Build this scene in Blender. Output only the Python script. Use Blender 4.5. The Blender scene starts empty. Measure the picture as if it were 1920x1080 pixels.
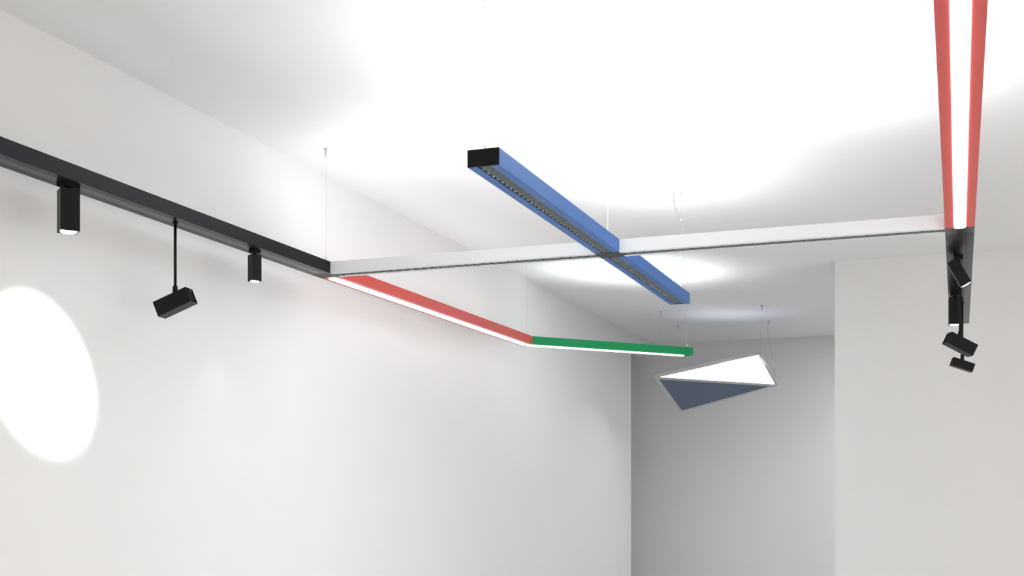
import bpy, bmesh, math, random
from mathutils import Vector, Matrix
random.seed(4)
R = math.radians
EYE = 1.6
YAW = 20.34
FPX = 2301.0
HORIZON = 944.0

sc = bpy.context.scene
col = sc.collection

# ------------------------------------------------------------------ camera
cam_d = bpy.data.cameras.new('camera')
cam = bpy.data.objects.new('camera', cam_d)
col.objects.link(cam)
cam.location = (0, 0, EYE)
cam.rotation_euler = (R(90), 0, R(YAW))
cam_d.sensor_width = 36
cam_d.lens = FPX / 1920 * 36
cam_d.shift_y = (HORIZON - 540) / 1920
cam_d.clip_start = 0.05
sc.camera = cam

# ------------------------------------------------------------------ light / exposure
WORLD = 1.18
world = bpy.data.worlds.new('world')
sc.world = world
world.use_nodes = True
bg = world.node_tree.nodes['Background']
bg.inputs[0].default_value = (1.0, 0.968, 0.925, 1)
bg.inputs[1].default_value = WORLD
sc.view_settings.view_transform = 'Standard'
sc.view_settings.look = 'None'
sc.view_settings.gamma = 1
sc.view_settings.use_curve_mapping = False
sc.view_settings.exposure = 0.88
STRIP = 2.7          # radiance of the diffusers
UP = dict(blue=15.0, red_right=8.0, red_left=1.8, green=5.0, panel=0.9, down=8.5, white=6.5)
SPOT_W = 480.0

# ------------------------------------------------------------------ helpers
def tag(o, label=None, cat=None, group=None, kind=None):
    if label: o['label'] = label
    if cat: o['category'] = cat
    if group: o['group'] = group
    if kind: o['kind'] = kind
    return o

def empty(name, loc, label, cat, group=None):
    o = bpy.data.objects.new(name, None)
    col.objects.link(o)
    o.location = loc
    o.empty_display_size = 0.05
    return tag(o, label, cat, group)

def link(name, bm, mats, parent=None, smooth=False, local=False):
    """bm in world coordinates (or the parent's when local) -> one mesh object"""
    bmesh.ops.recalc_face_normals(bm, faces=bm.faces)
    me = bpy.data.meshes.new(name)
    bm.to_mesh(me); bm.free()
    if not isinstance(mats, (list, tuple)): mats = [mats]
    for m in mats: me.materials.append(m)
    if smooth:
        for p in me.polygons: p.use_smooth = True
    o = bpy.data.objects.new(name, me)
    col.objects.link(o)
    if parent is not None:
        if not local:
            off = Vector((0, 0, 0)); q = parent
            while q is not None:
                off += q.location; q = q.parent
            me.transform(Matrix.Translation(-off))
        o.parent = parent
    return o

def box(bm, lo, hi, mat=0, M=None):
    vs = [bm.verts.new((x, y, z)) for x in (lo[0], hi[0]) for y in (lo[1], hi[1]) for z in (lo[2], hi[2])]
    if M is not None:
        for v in vs: v.co = M @ v.co
    idx = [(0,1,3,2), (4,6,7,5), (0,4,5,1), (2,3,7,6), (0,2,6,4), (1,5,7,3)]
    fs = [bm.faces.new([vs[i] for i in f]) for f in idx]
    for f in fs: f.material_index = mat
    return vs, fs

def bev(bm, w, seg=2):
    es = [e for e in bm.edges if len(e.link_faces) == 2 and e.calc_face_angle(0) > R(40)]
    bmesh.ops.bevel(bm, geom=es, offset=w, segments=seg, affect='EDGES', profile=0.6, clamp_overlap=True)

def ring(bm, c, r, n, ax=None):
    ax = ax or Matrix.Identity(3)
    return [bm.verts.new(Vector(c) + ax @ Vector((r*math.cos(2*math.pi*i/n), r*math.sin(2*math.pi*i/n), 0))) for i in range(n)]

def lathe(bm, prof, c, n=20, ax=None, mats=None, cap0=True, cap1=True):
    """prof: list of (radius, height) revolved about the axis ax.z through c"""
    ax = ax or Matrix.Identity(3)
    rs = []
    for r, h in prof:
        rs.append(ring(bm, Vector(c) + ax @ Vector((0, 0, h)), max(r, 1e-4), n, ax))
    for k in range(len(rs) - 1):
        for i in range(n):
            f = bm.faces.new((rs[k][i], rs[k][(i+1) % n], rs[k+1][(i+1) % n], rs[k+1][i]))
            f.smooth = True
            if mats: f.material_index = mats[k]
    if cap0:
        f = bm.faces.new(rs[0]); f.material_index = mats[0] if mats else 0
    if cap1:
        f = bm.faces.new(rs[-1]); f.material_index = mats[-1] if mats else 0

def tube(bm, pts, r, n=8):
    pts = [Vector(p) for p in pts]
    prev = None; rings = []
    up = Vector((0.31, 0.17, 0.93))
    for i, p in enumerate(pts):
        t = (pts[min(i+1, len(pts)-1)] - pts[max(i-1, 0)]).normalized()
        a = t.cross(up if abs(t.dot(up)) < 0.95 else Vector((1, 0, 0))).normalized()
        if prev is not None:
            a = (prev - t * prev.dot(t)).normalized()
        prev = a
        b = t.cross(a)
        rings.append([bm.verts.new(p + a*r*math.cos(2*math.pi*k/n) + b*r*math.sin(2*math.pi*k/n)) for k in range(n)])
    for i in range(len(rings)-1):
        for k in range(n):
            f = bm.faces.new((rings[i][k], rings[i][(k+1) % n], rings[i+1][(k+1) % n], rings[i+1][k])); f.smooth = True
    bm.faces.new(rings[0]); bm.faces.new(rings[-1])

def spline(pts, per=8):
    P = [Vector(p) for p in pts]; P = [2*P[0]-P[1]] + P + [2*P[-1]-P[-2]]
    out = []
    for i in range(1, len(P)-2):
        for k in range(per):
            t = k/per
            out.append(0.5*((2*P[i]) + (-P[i-1]+P[i+1])*t + (2*P[i-1]-5*P[i]+4*P[i+1]-P[i+2])*t*t + (-P[i-1]+3*P[i]-3*P[i+1]+P[i+2])*t**3))
    out.append(P[-2])
    return out

# ------------------------------------------------------------------ materials
def mat(name, color, rough=0.5, metal=0.0, spec=0.5, bump=0.0, bscale=600.0, var=0.0, vscale=3.0, emit=None, estr=0.0, trans=0.0):
    m = bpy.data.materials.new(name); m.use_nodes = True
    nt = m.node_tree; b = nt.nodes['Principled BSDF']
    b.inputs['Base Color'].default_value = (*color, 1)
    b.inputs['Roughness'].default_value = rough
    b.inputs['Metallic'].default_value = metal
    b.inputs['Specular IOR Level'].default_value = spec
    b.inputs['Transmission Weight'].default_value = trans
    tc = nt.nodes.new('ShaderNodeTexCoord')
    if bump:
        n = nt.nodes.new('ShaderNodeTexNoise'); n.inputs['Scale'].default_value = bscale
        n.inputs['Detail'].default_value = 3
        nt.links.new(tc.outputs['Object'], n.inputs['Vector'])
        bp = nt.nodes.new('ShaderNodeBump'); bp.inputs['Strength'].default_value = bump
        bp.inputs['Distance'].default_value = 0.001
        nt.links.new(n.outputs['Fac'], bp.inputs['Height']); nt.links.new(bp.outputs['Normal'], b.inputs['Normal'])
    if var:
        n = nt.nodes.new('ShaderNodeTexNoise'); n.inputs['Scale'].default_value = vscale
        n.inputs['Detail'].default_value = 4
        nt.links.new(tc.outputs['Object'], n.inputs['Vector'])
        cr = nt.nodes.new('ShaderNodeValToRGB')
        cr.color_ramp.elements[0].position = 0.3; cr.color_ramp.elements[1].position = 0.7
        cr.color_ramp.elements[0].color = (*[c*(1-var) for c in color], 1)
        cr.color_ramp.elements[1].color = (*[min(1, c*(1+var)) for c in color], 1)
        nt.links.new(n.outputs['Fac'], cr.inputs['Fac']); nt.links.new(cr.outputs['Color'], b.inputs['Base Color'])
    if emit:
        b.inputs['Emission Color'].default_value = (*emit, 1)
        b.inputs['Emission Strength'].default_value = estr
    return m

M = {}
M['ceiling'] = mat('ceiling_plaster', (0.84, 0.838, 0.835), 0.9, spec=0.2, bump=0.15, bscale=90, var=0.006, vscale=1.5)
M['wall'] = mat('wall_plaster', (0.81, 0.805, 0.80), 0.9, spec=0.2, bump=0.2, bscale=70, var=0.008, vscale=1.5)
M['wall_b'] = mat('wall_plaster_back', (0.80, 0.797, 0.80), 0.9, spec=0.2, bump=0.2, bscale=70, var=0.008, vscale=1.5)
M['floor'] = mat('floor_concrete', (0.80, 0.79, 0.78), 0.5, bump=0.1, bscale=30, var=0.06, vscale=2)
M['track'] = mat('anthracite_powder_coat', (0.008, 0.0095, 0.0125), 0.24, spec=0.10, bump=0.06, bscale=1500, var=0.15, vscale=900)
M['insert'] = mat('anthracite_insert', (0.009, 0.0105, 0.013), 0.22, spec=0.30, bump=0.05, bscale=1500)
M['groove'] = mat('black_groove', (0.006, 0.006, 0.007), 0.6)
M['black'] = mat('black_powder_coat', (0.0035, 0.0035, 0.0035), 0.42, spec=0.2, bump=0.15, bscale=1500, var=0.2, vscale=900)
M['brown'] = mat('dark_cover_plate', (0.022, 0.019, 0.018), 0.5, spec=0.4, bump=0.2, bscale=1500)
M['red'] = mat('red_powder_coat', (0.62, 0.060, 0.045), 0.42, spec=0.5, bump=0.15, bscale=1500, var=0.06, vscale=900)
M['green'] = mat('green_powder_coat', (0.0, 0.30, 0.095), 0.5, spec=0.4, bump=0.35, bscale=1500, var=0.06, vscale=900)
M['blue'] = mat('blue_powder_coat', (0.020, 0.130, 0.43), 0.38, spec=0.32, bump=0.12, bscale=1500, var=0.06, vscale=900)
M['white'] = mat('white_powder_coat', (0.78, 0.79, 0.80), 0.5, spec=0.4, bump=0.2, bscale=1500, var=0.02, vscale=900)
M['reflector'] = mat('dark_louvre_reflector', (0.17, 0.195, 0.20), 0.10, metal=1.0)
M['louvre_in'] = mat('louvre_interior', (0.010, 0.012, 0.013), 0.3)
M['glint'] = mat('louvre_glint', (0.92, 0.93, 0.94), 0.25, metal=0.3)
M['led'] = mat('led_lens', (0.8, 0.8, 0.8), 0.3, emit=(0.85, 0.95, 1.0), estr=2.5)
M['strip'] = mat('opal_diffuser', (0.9, 0.9, 0.9), 0.4, emit=(0.90, 0.96, 1.0), estr=STRIP)
M['disc'] = mat('spot_lens', (0.9, 0.9, 0.9), 0.4, emit=(0.88, 0.95, 1.0), estr=2.2)
M['lens_off'] = mat('spot_lens_off', (0.35, 0.36, 0.37), 0.15, metal=0.5)
M['panel_lit'] = mat('lit_panel', (0.9, 0.9, 0.9), 0.4, emit=(0.94, 0.965, 1.0), estr=3.2)
M['fill_glow'] = mat('fill_light_glow', (0.9, 0.9, 0.9), 0.4, emit=(0.95, 0.965, 1.0), estr=8.0)  # glow of the added fill light
M['panel_grey'] = mat('slate_blue_panel', (0.125, 0.16, 0.225), 0.7, spec=0.3, bump=0.3, bscale=600, var=0.10, vscale=400)
M['frame'] = mat('light_grey_frame', (0.52, 0.51, 0.50), 0.45, metal=0.2)
M['cable'] = mat('clear_cable', (0.30, 0.31, 0.32), 0.35, spec=0.5)
M['wire'] = mat('steel_wire', (0.42, 0.43, 0.44), 0.5, metal=0.0)
M['mount'] = mat('nickel_mount', (0.62, 0.62, 0.62), 0.4, metal=0.2)
M['tag'] = mat('white_tag', (0.95, 0.95, 0.95), 0.4)

# ------------------------------------------------------------------ the room
CZ = EYE + 1.925       # ceiling
XL = -3.53             # left wall
YB = 14.47             # back wall
XP, YP = -0.986, 10.05 # edge and face of the nearer wall on the right
YO = 13.36             # the left wall stops here below a lintel

def structure(name, boxes, m):
    bm = bmesh.new()
    for lo, hi in boxes: box(bm, lo, hi)
    return tag(link(name, bm, m), kind='structure')

structure('floor', [((-5.2, -4.0, -0.1), (4.2, 15.0, 0.0))], M['floor'])
structure('ceiling', [((-5.2, -4.0, CZ), (4.2, 15.0, CZ + 0.15))], M['ceiling'])
structure('wall_left', [((XL-0.2, -4.0, 0), (XL, YO, CZ)),
                        ((XL-0.2, YO, EYE+1.77), (XL, YB, CZ)),
                        ((XL-1.2, YO-0.2, 0), (XL-0.2, YO, CZ)),
                        ((XL-1.3, YO, 0), (XL-1.2, YB, CZ))], M['wall'])
structure('wall_back', [((XL-1.3, YB, 0), (4.2, YB+0.2, CZ))], M['wall_b'])
structure('wall_right', [((XP, YP, 0), (4.0, YP+0.35, CZ))], M['wall'])
structure('wall_side', [((4.0, 9.0, 0), (4.2, 15.0, CZ))], M['wall'])

structure('shade_wall_front', [((-5.2, -4.2, 2.25), (4.2, -4.0, CZ)), ((XL-0.2, -4.2, 0), (XL+0.4, -4.0, 2.25))], M['wall'])  # unseen header and jamb, added to shade the upper left wall
structure('shade_header_1', [((4.0, -4.0, 2.25), (4.2, 9.0, CZ))], M['wall'])  # unseen header over the open side, added to cut light on the upper walls

# ------------------------------------------------------------------ beams
BZ = EYE + 1.25          # underside of every beam
BH = 0.0635              # height
BW = 0.120               # width
SW = 0.054               # width of the slot
SD = 0.030               # depth of the slot

class Run:
    """a straight run from A to B (centre line, plan), with mitred ends"""
    def __init__(s, A, B, w=BW, m0=0.0, m1=0.0):
        s.A = Vector((A[0], A[1], BZ)); s.B = Vector((B[0], B[1], BZ)); s.w = w
        s.d = (s.B - s.A).normalized(); s.n = Vector((s.d.y, -s.d.x, 0))   # n points to the right of travel
        s.L = (s.B - s.A).length; s.m0 = m0; s.m1 = m1
    def at(s, t, u, z): return s.A + s.d*t + s.n*u + Vector((0, 0, z))
    def extrude(s, bm, sec, t0=None, t1=None, mat=0):
        a = []; b = []
        for u, z in sec:
            a.append(bm.verts.new(s.at((t0 if t0 is not None else u*s.m0), u, z)))
            b.append(bm.verts.new(s.at((t1 if t1 is not None else s.L + u*s.m1), u, z)))
        n = len(sec)
        for i in range(n):
            f = bm.faces.new((a[i], a[(i+1) % n], b[(i+1) % n], b[i])); f.material_index = mat
        for loop in (a, b):
            f = bm.faces.new(loop); f.material_index = mat

def housing(run, name, material, parent, slot=True, up=True):
    w = run.w/2; s = SW/2
    sec = [(-w, 0)]
    if slot: sec += [(-s, 0), (-s, SD), (s, SD), (s, 0)]
    sec += [(w, 0), (w, BH)]
    if up: sec += [(s, BH), (s, BH-0.012), (-s, BH-0.012), (-s, BH)]
    sec += [(-w, BH)]
    bm = bmesh.new(); run.extrude(bm, sec)
    bmesh.ops.triangulate(bm, faces=[f for f in bm.faces if len(f.verts) > 4])
    return link(name, bm, material, parent)

def strip(run, parent, t0, t1, name='diffuser'):
    """opal strip with rounded ends, standing 4 mm proud of the underside"""
    bm = bmesh.new(); r = SW/2 - 0.0015
    pl = []
    for i in range(13):
        a = math.pi/2 + math.pi*i/12
        pl.append((t0 + r + r*math.cos(a), r*math.sin(a)))
    for i in range(13):
        a = -math.pi/2 + math.pi*i/12
        pl.append((t1 - r + r*math.cos(a), r*math.sin(a)))
    lay = []
    for z, k in ((SD-0.002, 1.0), (-0.0040, 1.0), (-0.0058, 0.93)):
        ring_ = []
        for t, u in pl:
            tc = min(max(t, t0+r), t1-r)
            ring_.append(bm.verts.new(run.at(tc + (t-tc)*k, u*k, z)))
        lay.append(ring_)
    n = len(pl)
    for a, b in zip(lay[:-1], lay[1:]):
        for i in range(n): bm.faces.new((a[i], a[(i+1) % n], b[(i+1) % n], b[i]))
    bm.faces.new(lay[0]); bm.faces.new(lay[-1])
    return link(name, bm, M['strip'], parent)

def uplight(run, parent, power, t0, t1, spread=165):
    ld = bpy.data.lights.new('uplight', 'AREA'); ld.shape = 'RECTANGLE'
    ld.size = 0.04; ld.size_y = t1 - t0; ld.energy = power; ld.spread = R(spread)
    ld.color = (0.91, 0.965, 1.0)
    o = bpy.data.objects.new('uplight', ld); col.objects.link(o)
    c = run.at((t0+t1)/2, 0, BH - 0.006)
    X = run.n; Y = run.d; Z = Vector((0, 0, -1))
    m = Matrix((X, Y, Z)).transposed()
    if m.determinant() < 0: m = Matrix((-X, Y, Z)).transposed()
    o.matrix_world = Matrix.Translation(c - parent.location) @ m.to_4x4()
    o.parent = parent
    return o

def downlight_row(run, parent, power, t0, t1, spread=150):
    ld = bpy.data.lights.new('louvre_light', 'AREA'); ld.shape = 'RECTANGLE'
    ld.size = SW*0.8; ld.size_y = t1 - t0; ld.energy = power; ld.spread = R(spread)
    ld.color = (0.95, 0.975, 1.0)
    o = bpy.data.objects.new('louvre_light', ld); col.objects.link(o)
    X = -run.n; Y = run.d; Z = X.cross(Y)
    if Z.z < 0: X = -X; Z = -Z
    o.matrix_world = Matrix.Translation(run.at((t0+t1)/2, 0, 0.0006) - parent.location) @ Matrix((X, Y, Z)).transposed().to_4x4()
    o.parent = parent

PITCH = 0.0485
def louvre(run, parent, t0, t1):
    """row of small dark cells: two curved side reflectors, a curved blade between cells, a lens deep in each"""
    bm = bmesh.new(); s = SW/2 - 0.001
    top = SD - 0.001
    n = max(1, round((t1-t0)/PITCH)); p = (t1-t0)/n
    # back plate
    vs = [run.at(t, u, top) for t, u in ((t0, -s), (t1, -s), (t1, s), (t0, s))]
    f = bm.faces.new([bm.verts.new(v) for v in vs]); f.material_index = 1
    prof = [(1.0, 0.0), (0.985, 0.12), (0.93, 0.30), (0.82, 0.50), (0.66, 0.70), (0.46, 0.86), (0.26, 0.97)]
    for i in range(n):
        c = t0 + p*(i+0.5); h = p/2
        grid = []
        for k, z in prof:
            row = []
            e = 2.0/(2.0 + 16.0*(1-z)**6)          # square mouth, round throat
            for j in range(20):
                a = 2*math.pi*(j+0.5)/20
                cx_, sy_ = math.cos(a), math.sin(a)
                ux = math.copysign(abs(cx_)**e, cx_); uy = math.copysign(abs(sy_)**e, sy_)
                row.append(bm.verts.new(run.at(c + ux*k*(h-0.0005), uy*k*s, 0.0012 + z*(top-0.003))))
            grid.append(row)
        for a, b in zip(grid[:-1], grid[1:]):
            for j in range(20):
                f = bm.faces.new((a[j], a[(j+1) % 20], b[(j+1) % 20], b[j])); f.smooth = True
        lens = ring(bm, run.at(c, 0, top-0.0035), 0.0045, 10)
        f = bm.faces.new(lens); f.material_index = 2
        inner = bm.faces.new([bm.verts.new(v.co + Vector((0,0,0.0005))) for v in grid[-1]]); inner.material_index = 1
    for i in range(1, n):      # small bright bead at each blade, added to imitate the glints
        c = t0 + p*i
        cs_ = [run.at(c+a*0.0012, -s*0.66+b*0.0016, z) for z in (0.0002, 0.0022) for a, b in ((-1,-1),(1,-1),(1,1),(-1,1))]
        v = [bm.verts.new(q_) for q_ in cs_]
        for q_ in ((0,1,2,3),(4,5,6,7),(0,1,5,4),(1,2,6,5),(2,3,7,6),(3,0,4,7)):
            f = bm.faces.new([v[j] for j in q_]); f.material_index = 3
    return link('louvre', bm, [M['reflector'], M['louvre_in'], M['led'], M['glint']], parent)

def cap(run, parent, end, material, name='end_cap', th=0.003):
    bm = bmesh.new(); w = run.w/2 + 0.0006
    t0, t1 = (-th, 0.0) if end == 0 else (run.L, run.L+th)
    run.extrude(bm, [(-w, -0.0006), (w, -0.0006), (w, BH+0.0006), (-w, BH+0.0006)], t0, t1)
    return link(name, bm, material, parent)

def track_body(run, parent, material, uplit=False):
    """closed profile with a flush insert between two thin grooves on its underside"""
    g = 0.024; gw = 0.0022; w = run.w/2
    sec = [(-w, 0), (-g-gw, 0), (-g-gw, 0.004), (g+gw, 0.004), (g+gw, 0), (w, 0), (w, BH), (-w, BH)]
    bm = bmesh.new(); run.extrude(bm, sec)
    bmesh.ops.triangulate(bm, faces=[f for f in bm.faces if len(f.verts) > 4])
    link('housing', bm, material, parent)

def track_insert(run, parent, t0, t1):
    bm = bmesh.new(); g = 0.024
    run.extrude(bm, [(-g, 0.0002), (g, 0.0002), (g, 0.004), (-g, 0.004)], t0, t1)
    return link('track_insert', bm, M['insert'], parent)

# left line: anthracite track, corner plate, red beam
XT = -3.3015
Y0, Y1 = 5.905, 6.022
track = empty('spotlight_track', (XT, 2.0, BZ), 'long anthracite spotlight track along the left wall, carrying two small downlights and a stem spotlight', 'light track', 'track runs')
rT = Run((XT, 1.0), (XT, Y0))
track_body(rT, track, M['track']); track_insert(rT, track, 0.0, rT.L-0.001)
bm = bmesh.new(); box(bm, (XT-BW/2, Y0, BZ), (XT+BW/2, Y1, BZ+BH)); bev(bm, 0.0006, 1)
tag(link('corner_cover', bm, M['brown'], track), 'dark square corner cover joining track, white beam and red beam')

xr = -3.254
red_l = empty('red_linear_light', (XT, Y1, BZ), 'narrow red linear light continuing the dark track towards the green one, glowing strip underneath', 'linear light', 'coloured linear lights')
gA = Vector((-3.258, 9.11)); gdir = Vector((math.cos(R(47.6)), math.sin(R(47.6))))
rR = Run((XT, Y1), (gA.x, gA.y))
half = (math.atan2((gA.y-Y1), (gA.x-XT)) - R(47.6))/2
rR.m1 = -math.tan(half)
rG = Run((gA.x, gA.y), (gA.x + gdir.x*1.555, gA.y + gdir.y*1.555)); rG.m0 = math.tan(half)
housing(rR, 'housing', M['red'], red_l)
strip(rR, red_l, 0.003, rR.L - 0.030)
uplight(rR, red_l, UP['red_left'], 0.05, rR.L-0.05)
green = empty('green_linear_light', (gA.x, gA.y, BZ), 'short green linear light angled away from the end of the narrow red one', 'linear light', 'coloured linear lights')
housing(rG, 'housing', M['green'], green)
strip(rG, green, 0.006, rG.L - 0.050)
uplight(rG, green, UP['green'], 0.55, rG.L-0.05, 118)
cap(rG, green, 1, M['green'])

# right line: red beam overhead, black track beyond it
RX = lambda y: -0.0145 - 0.00595*(y - 3.245)
red_r = empty('red_linear_light', (RX(2.0), 2.0, BZ), 'wide red linear light running overhead at the right edge, broad glowing white strip', 'linear light', 'coloured linear lights')
rr = Run((RX(1.2), 1.2), (RX(5.918), 5.918), w=0.127)
housing(rr, 'housing', M['red'], red_r)
strip(rr, red_r, 0.05, rr.L - 0.0005)
uplight(rr, red_r, UP['red_right'], 0.05, rr.L-0.05)
track_r = empty('spotlight_track', (RX(6.0), 5.92, BZ), 'short black spotlight track continuing the red beam on the right, carrying four spotlights', 'light track', 'track runs')
rt = Run((RX(5.92), 5.92), (RX(9.08), 9.08), w=0.127)
track_body(rt, track_r, M['track']); track_insert(rt, track_r, 0.13, rt.L-0.02)
cap(rt, track_r, 1, M['black'])
bm = bmesh.new(); box(bm, (RX(5.98)-0.0637, 5.9195, BZ-0.0008), (RX(5.98)+0.0637, 6.045, BZ+0.004))
link('corner_cover', bm, M['insert'], track_r)

# white beam: two lengths, left and right of the blue one
white = empty('white_linear_light', (-1.68, 5.96, BZ), 'long white linear light crossing the room under the blue one, dark louvred slot underneath', 'linear light', 'louvred linear lights')
yw = (Y0+Y1)/2
BXc = -1.684; BWb = 0.125
w1 = Run((XT+BW/2+0.0005, yw), (BXc-BWb/2-0.001, yw), w=Y1-Y0); w2 = Run((BXc+BWb/2+0.001, yw), (RX(yw)-0.0642, yw), w=Y1-Y0)
for r_ in (w1, w2):
    housing(r_, 'housing', M['white'], white)
    uplight(r_, white, UP['white']*0.5, 0.1, r_.L-0.05)
    louvre(r_, white, 0.045 if r_ is w1 else 0.012, r_.L-0.004)
for r_ in (w1, w2): downlight_row(r_, white, UP['down']*0.25*r_.L/1.55, 0.07, r_.L-0.01)
# dark end plates of the louvre slot
bm = bmesh.new()
for r_ in (w1,):
    r_.extrude(bm, [(-SW/2, 0.0005), (SW/2, 0.0005), (SW/2, SD), (-SW/2, SD)], 0.0, 0.044)
link('slot_cover', bm, M['brown'], white)
bm = bmesh.new()
w2.extrude(bm, [(-SW/2, 0.0005), (SW/2, 0.0005), (SW/2, SD), (-SW/2, SD)], 0.0, 0.011)
link('slot_cover', bm, M['brown'], white)

# blue beam
blue = empty('blue_linear_light', (BXc, 5.9, BZ), 'deep blue linear light pointing into the room across the white beam, black end cap', 'linear light', 'louvred linear lights')
b1 = Run((-1.680, 4.228), (-1.6835, Y0), w=BWb); b2 = Run((-1.6845, Y1), (-1.688, 7.577), w=BWb)
for r_ in (b1, b2):
    housing(r_, 'housing', M['blue'], blue)
louvre(b1, blue, 0.006, b1.L-0.004)
louvre(b2, blue, 0.004, b2.L-0.03)
for r_ in (b1, b2): downlight_row(r_, blue, UP['down']*0.25*r_.L/1.55, 0.01, r_.L-0.03)
cap(b1, blue, 0, M['black']); cap(b2, blue, 1, M['blue'])
uplight(b1, blue, UP['blue']*0.52, 0.05, b1.L-0.05); uplight(b2, blue, UP['blue']*0.48, 0.05, b2.L-0.05)
bm = bmesh.new(); box(bm, (BXc-BWb/2, Y0+0.0005, BZ-0.0008), (BXc+BWb/2, Y1-0.0005, BZ+BH)); bev(bm, 0.0006, 1)
tag(link('cross_cover', bm, M['brown'], blue), 'dark square cover where the blue and white beams cross')

# ------------------------------------------------------------------ spotlights
def head_local(s, L, lit):
    """square tube along +X (light leaves at +X): body with a ribbed open back, rim, lens; returns list of (name,bm,mats)"""
    h = s/2; t = 0.0035
    bm = bmesh.new()
    def sq(x, k): return [bm.verts.new((x, a*k, b*k)) for a, b in ((-1,-1),(1,-1),(1,1),(-1,1))]
    loops = [sq(-L/2+0.020, h-t), sq(-L/2, h-t), sq(-L/2, h), sq(L/2, h), sq(L/2, h-0.002), sq(L/2-0.006, h-0.004)]
    for a, b in zip(loops[:-1], loops[1:]):
        for i in range(4): bm.faces.new((a[i], a[(i+1) % 4], b[(i+1) % 4], b[i]))
    bm.faces.new(loops[0]); bm.faces.new(loops[-1])
    bev(bm, 0.0012, 2)
    out = [('housing', bm, [M['black']], False)]
    # heat sink and rear clip inside the open back
    bm = bmesh.new()
    for k in range(5):
        y = -h + t + (2*h-2*t)*(k+0.5)/5
        box(bm, (-L/2+0.004, y-0.0018, -h*0.62), (-L/2+0.0205, y+0.0018, h*0.62))
    box(bm, (-L/2-0.003, -h*0.35, h*0.45), (-L/2+0.0205, h*0.35, h-t-0.0005))
    out.append(('heat_sink', bm, [M['groove']], False))
    ax = Matrix(((0,0,1),(0,1,0),(-1,0,0)))      # z of the lathe -> +X
    bm = bmesh.new()
    R_ = h*0.86
    lathe(bm, [(R_, -0.0058), (R_, -0.001), (R_*0.985, 0.0012), (R_*0.6, 0.003), (0.001, 0.0038)], (L/2, 0, 0), 28, ax, cap0=False)
    out.append(('lens', bm, [M['disc'] if lit else M['lens_off']], True))
    return out

def orient(aim, roll_ref=(0, 0, 1)):
    x = Vector(aim).normalized(); y = Vector(roll_ref).cross(x).normalized(); z = x.cross(y)
    return Matrix((x, y, z)).transposed()

def put_head(root, centre, aim, s, L, lit, roll=(0, 0, 1)):
    m = Matrix.Translation(centre) @ orient(aim, roll).to_4x4()
    hs = None
    for nm, bm, mats, sm in head_local(s, L, lit):
        bmesh.ops.transform(bm, matrix=m, verts=bm.verts)
        o = link(nm, bm, mats, root if hs is None else hs, smooth=False)
        if hs is None: hs = o
    return hs

def adapter(root, x, y, w=0.05, l=0.09, h=0.012, rot=0.0):
    bm = bmesh.new()
    Mx = Matrix.Translation((x, y, BZ)) @ Matrix.Rotation(rot, 4, 'Z')
    box(bm, (-w/2, -l/2, -h), (w/2, l/2, 0.0), M=Mx); bev(bm, 0.002, 2)
    return link('track_adapter', bm, M['black'], root)

def bulb(root, loc, aim, power, blend=0.5, size=60, rad=0.02):
    ld = bpy.data.lights.new('lamp', 'SPOT'); ld.energy = power; ld.spot_size = R(size); ld.spot_blend = blend
    ld.shadow_soft_size = rad; ld.color = (0.92, 0.97, 1.0)
    o = bpy.data.objects.new('lamp', ld); col.objects.link(o)
    o.rotation_mode = 'QUATERNION'
    o.rotation_quaternion = Vector(aim).to_track_quat('-Z', 'Y')
    o.location = Vector(loc) - root.location; o.parent = root
    return o

def downlight(name, x, y, s, L, rot, label, gap=0.022, power=1.5):
    root = empty(name, (x, y, BZ), label, 'spotlight', 'square downlights on the tracks')
    adapter(root, x, y, s*0.72, s*1.0, 0.013)
    bm = bmesh.new(); lathe(bm, [(s*0.17, -gap-0.001), (s*0.17, -0.013)], (x, y, BZ), 16)
    link('neck', bm, M['black'], root)
    rollv = Vector((math.cos(rot), math.sin(rot), 0))
    put_head(root, (x, y, BZ-gap-L/2), (0, 0, -1), s, L, True, rollv)
    bulb(root, (x, y, BZ-gap-L-0.012), (0, 0, -1), power, 0.6, 70)
    return root

def stem_spot(x, y, zc, s, L, aim, label, xtop=None, lit=False):
    root = empty('stem_spotlight', (x, y, BZ), label, 'spotlight', 'spotlights hung on stems')
    bm = bmesh.new(); lathe(bm, [(0.011, -0.007), (0.011, 0.0)], (x, y, BZ), 16); link('track_adapter', bm, M['black'], root)
    bm = bmesh.new(); ztop = BZ - 0.005; zc2 = zc + s*0.5
    lathe(bm, [(0.0065, zc2+0.030-BZ), (0.0065, -0.005)], (x, y, BZ), 16)
    link('stem', bm, M['black'], root)
    bm = bmesh.new()
    lathe(bm, [(0.0095, -0.012), (0.0115, -0.008), (0.0115, 0.036), (0.0100, 0.040)], (x, y, zc2), 20)
    link('swivel_collar', bm, M['black'], root)
    put_head(root, (x, y, zc), aim, s, L, lit)
    return root

def aim_at(az, pitch):
    return (math.cos(R(az))*math.cos(R(pitch)), math.sin(R(az))*math.cos(R(pitch)), -math.sin(R(pitch)))

vang = lambda x, y: math.atan2(y, x)
downlight('track_downlight', XT, 3.905, 0.073, 0.165, R(-52+13+90), 'larger square black downlight nearest the left edge, under the dark track')
downlight('track_downlight', XT, 5.246, 0.050, 0.130, R(58), 'small square black downlight on the dark track nearest the white beam')
stem_spot(XT, 4.597, EYE+0.892, 0.070, 0.168, aim_at(189.7, 22), 'black box spotlight on a thin stem between two downlights by the left wall')

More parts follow.
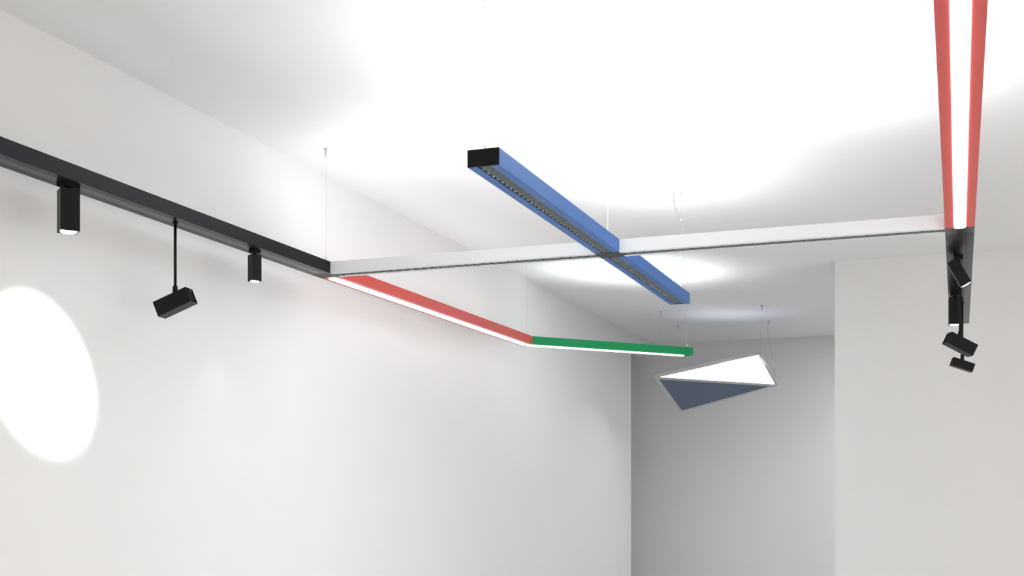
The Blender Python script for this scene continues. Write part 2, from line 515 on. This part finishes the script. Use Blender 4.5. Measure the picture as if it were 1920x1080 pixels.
downlight('track_downlight', -0.067, 7.80, 0.072, 0.160, R(4), 'square black downlight hugging the left side of the right track, partly behind a stem', power=1.0)
stem_spot(-0.036, 7.28, EYE+0.886, 0.068, 0.165, aim_at(24, 26), 'larger black stem spotlight hanging low under the right track, tilted down to the right')
stem_spot(-0.027, 8.15, EYE+0.864, 0.053, 0.135, aim_at(15, 19), 'smaller black stem spotlight just below and behind the larger one on the right')

tilt = empty('tilting_spotlight', (-0.040, 6.62, BZ), 'black box spotlight tilted steeply down, mounted directly on the right track', 'spotlight')
adapter(tilt, -0.040, 6.66, 0.045, 0.11, 0.014)
bm = bmesh.new(); tube(bm, [(-0.040, 6.64, BZ-0.012), (-0.040, 6.625, BZ-0.035)], 0.009, 12)
link('swivel_joint', bm, M['black'], tilt)
ta = Vector((0.475, 0.09, -0.87)).normalized()
put_head(tilt, Vector((-0.040, 6.60, BZ-0.02)) + Vector((0.002, -0.005, -0.065)), ta, 0.055, 0.140, True, (0, 1, 0))

# ceiling spotlight, above the frame, that throws the round pool on the left wall
cs_loc = Vector((-1.60, 2.95, CZ-0.20)); cs_target = Vector((XL, 4.00, EYE+0.575))
cs = empty('ceiling_spotlight', (cs_loc.x, cs_loc.y, CZ), 'black ceiling spotlight aimed at the left wall', 'spotlight')
bm = bmesh.new(); lathe(bm, [(0.045, -0.02), (0.045, 0.0)], (cs_loc.x, cs_loc.y, CZ), 24); link('ceiling_base', bm, M['black'], cs)
bm = bmesh.new(); lathe(bm, [(0.0065, -0.20), (0.0065, -0.019)], (cs_loc.x, cs_loc.y, CZ), 16); link('stem', bm, M['black'], cs)
ca = (cs_target - cs_loc).normalized()
put_head(cs, cs_loc - Vector((0, 0, 0.03)), ca, 0.073, 0.165, True)
bulb(cs, cs_loc - Vector((0, 0, 0.03)) + ca*0.10, ca, SPOT_W, 0.55, 14.7, 0.02)

# ------------------------------------------------------------------ triangular pendant
def on_wire(cx_, X, Y, py):
    """height of a point at plan X, Y that the photo shows at row py"""
    d = -X*math.sin(R(YAW)) + Y*math.cos(R(YAW))
    return EYE + (HORIZON-py)*d/FPX
def plan(px, Y):
    t = (px-960)/FPX; c, s = math.cos(R(YAW)), math.sin(R(YAW))
    # X*c + Y*s = t*(-X*s + Y*c)
    return Y*(t*c - s)/(c + t*s)
def pt(px, py, Y):
    X = plan(px, Y); return Vector((X, Y, on_wire(0, X, Y, py)))
QL = pt(1226.0, 708, 12.06); QU = pt(1426.0, 663.2, 12.02); QR = pt(1458.5, 722.5, 13.09); QB = pt(1275, 773.5, 13.12)
pend = empty('triangle_pendant', (QL+QR)/2, 'four sided pendant by the back wall, one glowing white triangle and one slate blue triangle', 'pendant light')
nrm = (QR-QL).cross(QU-QL).normalized()
if nrm.z < 0: nrm = -nrm          # upward normal
def shrink(tri, k):
    """inset each edge of a triangle by k metres"""
    c = sum(tri, Vector())/3; out = []
    n = (tri[1]-tri[0]).cross(tri[2]-tri[0]).normalized()
    for i in range(3):
        p, a, b = tri[i], tri[i-1], tri[(i+1) % 3]
        e1 = (a-p).normalized(); e2 = (b-p).normalized()
        bis = (e1+e2).normalized(); sn = e1.cross(e2).length
        out.append(p + (e1+e2)*(k/sn))
    return out
TH = 0.030
def tri_frame(tri, k, name, parent):
    ins = shrink(tri, k); n = (tri[1]-tri[0]).cross(tri[2]-tri[0]).normalized()
    if n.z < 0: n = -n
    bm = bmesh.new()
    lo = [bm.verts.new(p) for p in tri]; li = [bm.verts.new(p) for p in ins]
    ho = [bm.verts.new(p + n*TH) for p in tri]; hi = [bm.verts.new(p + n*TH) for p in ins]
    for i in range(3):
        j = (i+1) % 3
        bm.faces.new((lo[i], lo[j], li[j], li[i])); bm.faces.new((ho[i], hi[i], hi[j], ho[j]))
        bm.faces.new((lo[i], ho[i], ho[j], lo[j])); bm.faces.new((li[i], li[j], hi[j], hi[i]))
    fr = link(name, bm, M['frame'], parent)
    return fr, ins, n
def tri_panel(ins, n, z, m, name, parent, th=0.006):
    bm = bmesh.new()
    a = [bm.verts.new(p + n*z) for p in ins]; b = [bm.verts.new(p + n*(z+th)) for p in ins]
    bm.faces.new(a); bm.faces.new(b)
    for i in range(3): bm.faces.new((a[i], a[(i+1) % 3], b[(i+1) % 3], b[i]))
    return link(name, bm, m, parent)
fr, ins, n = tri_frame([QL, QU, QR], 0.024, 'frame', pend)
tri_panel(ins, n, TH-0.004, M['frame'], 'back_plate', pend, 0.003)  # opaque back added to block the lit panel's upward glow
tag(tri_panel(ins, n, 0.0008, M['panel_lit'], 'lit_panel', pend), 'glowing white triangular panel')
fr, ins, n = tri_frame([QL, QR, QB], 0.032, 'frame', pend)
tag(tri_panel(ins, n, 0.004, M['panel_grey'], 'dull_panel', pend), 'slate blue triangular panel')
ld = bpy.data.lights.new('uplight', 'AREA'); ld.shape = 'DISK'; ld.size = 0.8; ld.energy = UP['panel']; ld.color = (0.75, 0.83, 1.0); ld.spread = R(120)
o = bpy.data.objects.new('uplight', ld); col.objects.link(o); o.rotation_euler = (R(180), 0, 0)
o.location = ((QL+QU+QR)/3 + Vector((0, 0, 0.06))) - pend.location; o.parent = pend

# fill light added to brighten the back wall, hidden behind the nearer wall
cl = empty('fill_light', (0.3, 13.1, CZ), 'added square fill light, unseen behind the nearer wall on the right', 'fill light')
bm = bmesh.new(); box(bm, (-0.42, 12.6, CZ-0.03), (1.02, 13.6, CZ)); link('frame', bm, M['white'], cl)
bm = bmesh.new(); box(bm, (-0.38, 12.64, CZ-0.034), (0.98, 13.56, CZ-0.0305)); link('diffuser', bm, M['fill_glow'], cl)

# ------------------------------------------------------------------ suspension wires
def susp(x, y, zb, label, grip=True, mount_r=0.008, dark=False, xb=None, yb=None, r=0.0006):
    root = empty('suspension_wire', (x, y, CZ), label, 'suspension wire', 'steel wires from the ceiling')
    bm = bmesh.new()
    lathe(bm, [(0.012, -0.002), (0.012, 0.0)], (x, y, CZ), 16)
    lathe(bm, [(0.0035, -0.047), (0.0065, -0.036), (mount_r, -0.034), (mount_r, -0.002)], (x, y, CZ), 16)
    link('ceiling_mount', bm, M['mount'], root, smooth=False)
    bm = bmesh.new(); tube(bm, [(x, y, CZ-0.045), (xb if xb is not None else x, yb if yb is not None else y, zb)], r, 6)
    link('wire', bm, M['wire'], root)
    if grip:
        bm = bmesh.new(); xg = xb if xb is not None else x; yg = yb if yb is not None else y
        lathe(bm, [(0.006, 0.0), (0.006, 0.008), (0.0035, 0.012), (0.0035, 0.022), (0.001, 0.025)], (xg, yg, zb), 14)
        link('wire_gripper', bm, M['mount'], root)
    return root
ZT = BZ + BH
susp(-3.258, 5.887, ZT, 'suspension wire above the corner where the dark track meets the white beam')
susp(plan(909.5, 4.27), 4.27, ZT, 'suspension wire at the black capped front end of the blue beam')
susp(plan(1139.5, 5.88), 5.88, ZT, 'suspension wire above the crossing of the blue and white beams')
susp(plan(1276.0, 7.48), 7.48, ZT-0.01, 'suspension wire at the far end of the blue beam, beside its cable')
susp(plan(987.5, 9.02), 9.02, ZT, 'suspension wire above the bend between the red and green beams')
susp(plan(1288.0, 10.12), 10.12, ZT, 'suspension wire at the free end of the green beam')
susp(plan(1239.5, 12.05), 12.05, QL.z+0.03, 'suspension wire to the left corner of the triangle pendant', grip=False, r=0.0004, xb=QL.x+0.05, yb=QL.y+0.03)
susp(plan(1273.0, 13.10), 13.05, QB.z+0.04, 'suspension wire to the lowest corner of the triangle pendant', grip=False, r=0.0004, xb=QB.x, yb=QB.y-0.06)
susp(plan(1428.5, 12.02), 12.02, QU.z+0.03, 'suspension wire to the upper corner of the triangle pendant', grip=False, r=0.0004, xb=QU.x-0.01, yb=QU.y+0.03)
susp(plan(1442.5, 13.08), 13.06, QR.z+0.03, 'suspension wire to the right corner of the triangle pendant', grip=False, r=0.0004, xb=QR.x-0.03, yb=QR.y-0.02)

# ------------------------------------------------------------------ power cables
cab = empty('power_cable', (-1.70, 7.4, CZ), 'clear power cable curving from the ceiling to the far half of the blue beam', 'cable')
yc = 7.42
cp = [pt(1264.5, 352, yc), pt(1263, 372, yc), pt(1267, 392, yc), pt(1276, 412, yc), pt(1282, 430, yc), pt(1285, 450, yc),
      pt(1284, 472, yc), pt(1279, 492, yc), pt(1270, 511, yc), pt(1260.5, 526, yc-0.05)]
cp[0].z = CZ - 0.001
bm = bmesh.new(); tube(bm, spline(cp, 6), 0.0028, 8)
link('cable', bm, M['cable'], cab)
bm = bmesh.new(); c0 = cp[-1]; c1 = cp[-2]
tube(bm, [c0 + (c0-c1)*0.15, c0 + (c1-c0)*0.35], 0.0055, 10)
link('cable_gland', bm, M['tag'], cab)
bm = bmesh.new(); tube(bm, [cp[3] + Vector((0.002, 0, 0.006)), cp[3] + Vector((0.004, 0, -0.006))], 0.0045, 8)
link('cable_clip', bm, M['tag'], cab)
bm = bmesh.new(); lathe(bm, [(0.006, -0.006), (0.006, 0)], (cp[0].x, cp[0].y, CZ), 12)
link('ceiling_grommet', bm, M['mount'], cab)

cab2 = empty('power_cable', (QR.x, QR.y, CZ), 'thin cable with a small white sleeve beside the right corner of the triangle pendant', 'cable')
yk = 13.0
kp = [pt(1438, 602, yk), pt(1439, 618, yk), pt(1443, 645, yk), pt(1448, 673, yk), pt(1451, 688, yk), pt(1454, 700, yk), pt(1452.5, 712, yk-0.1)]
kp[0].z = CZ - 0.001
bm = bmesh.new(); tube(bm, spline(kp, 6), 0.0013, 6); link('cable', bm, M['wire'], cab2)
bm = bmesh.new(); tube(bm, [pt(1447.2, 676, yk), pt(1450.8, 687.5, yk)], 0.0065, 8); link('sleeve', bm, M['tag'], cab2)
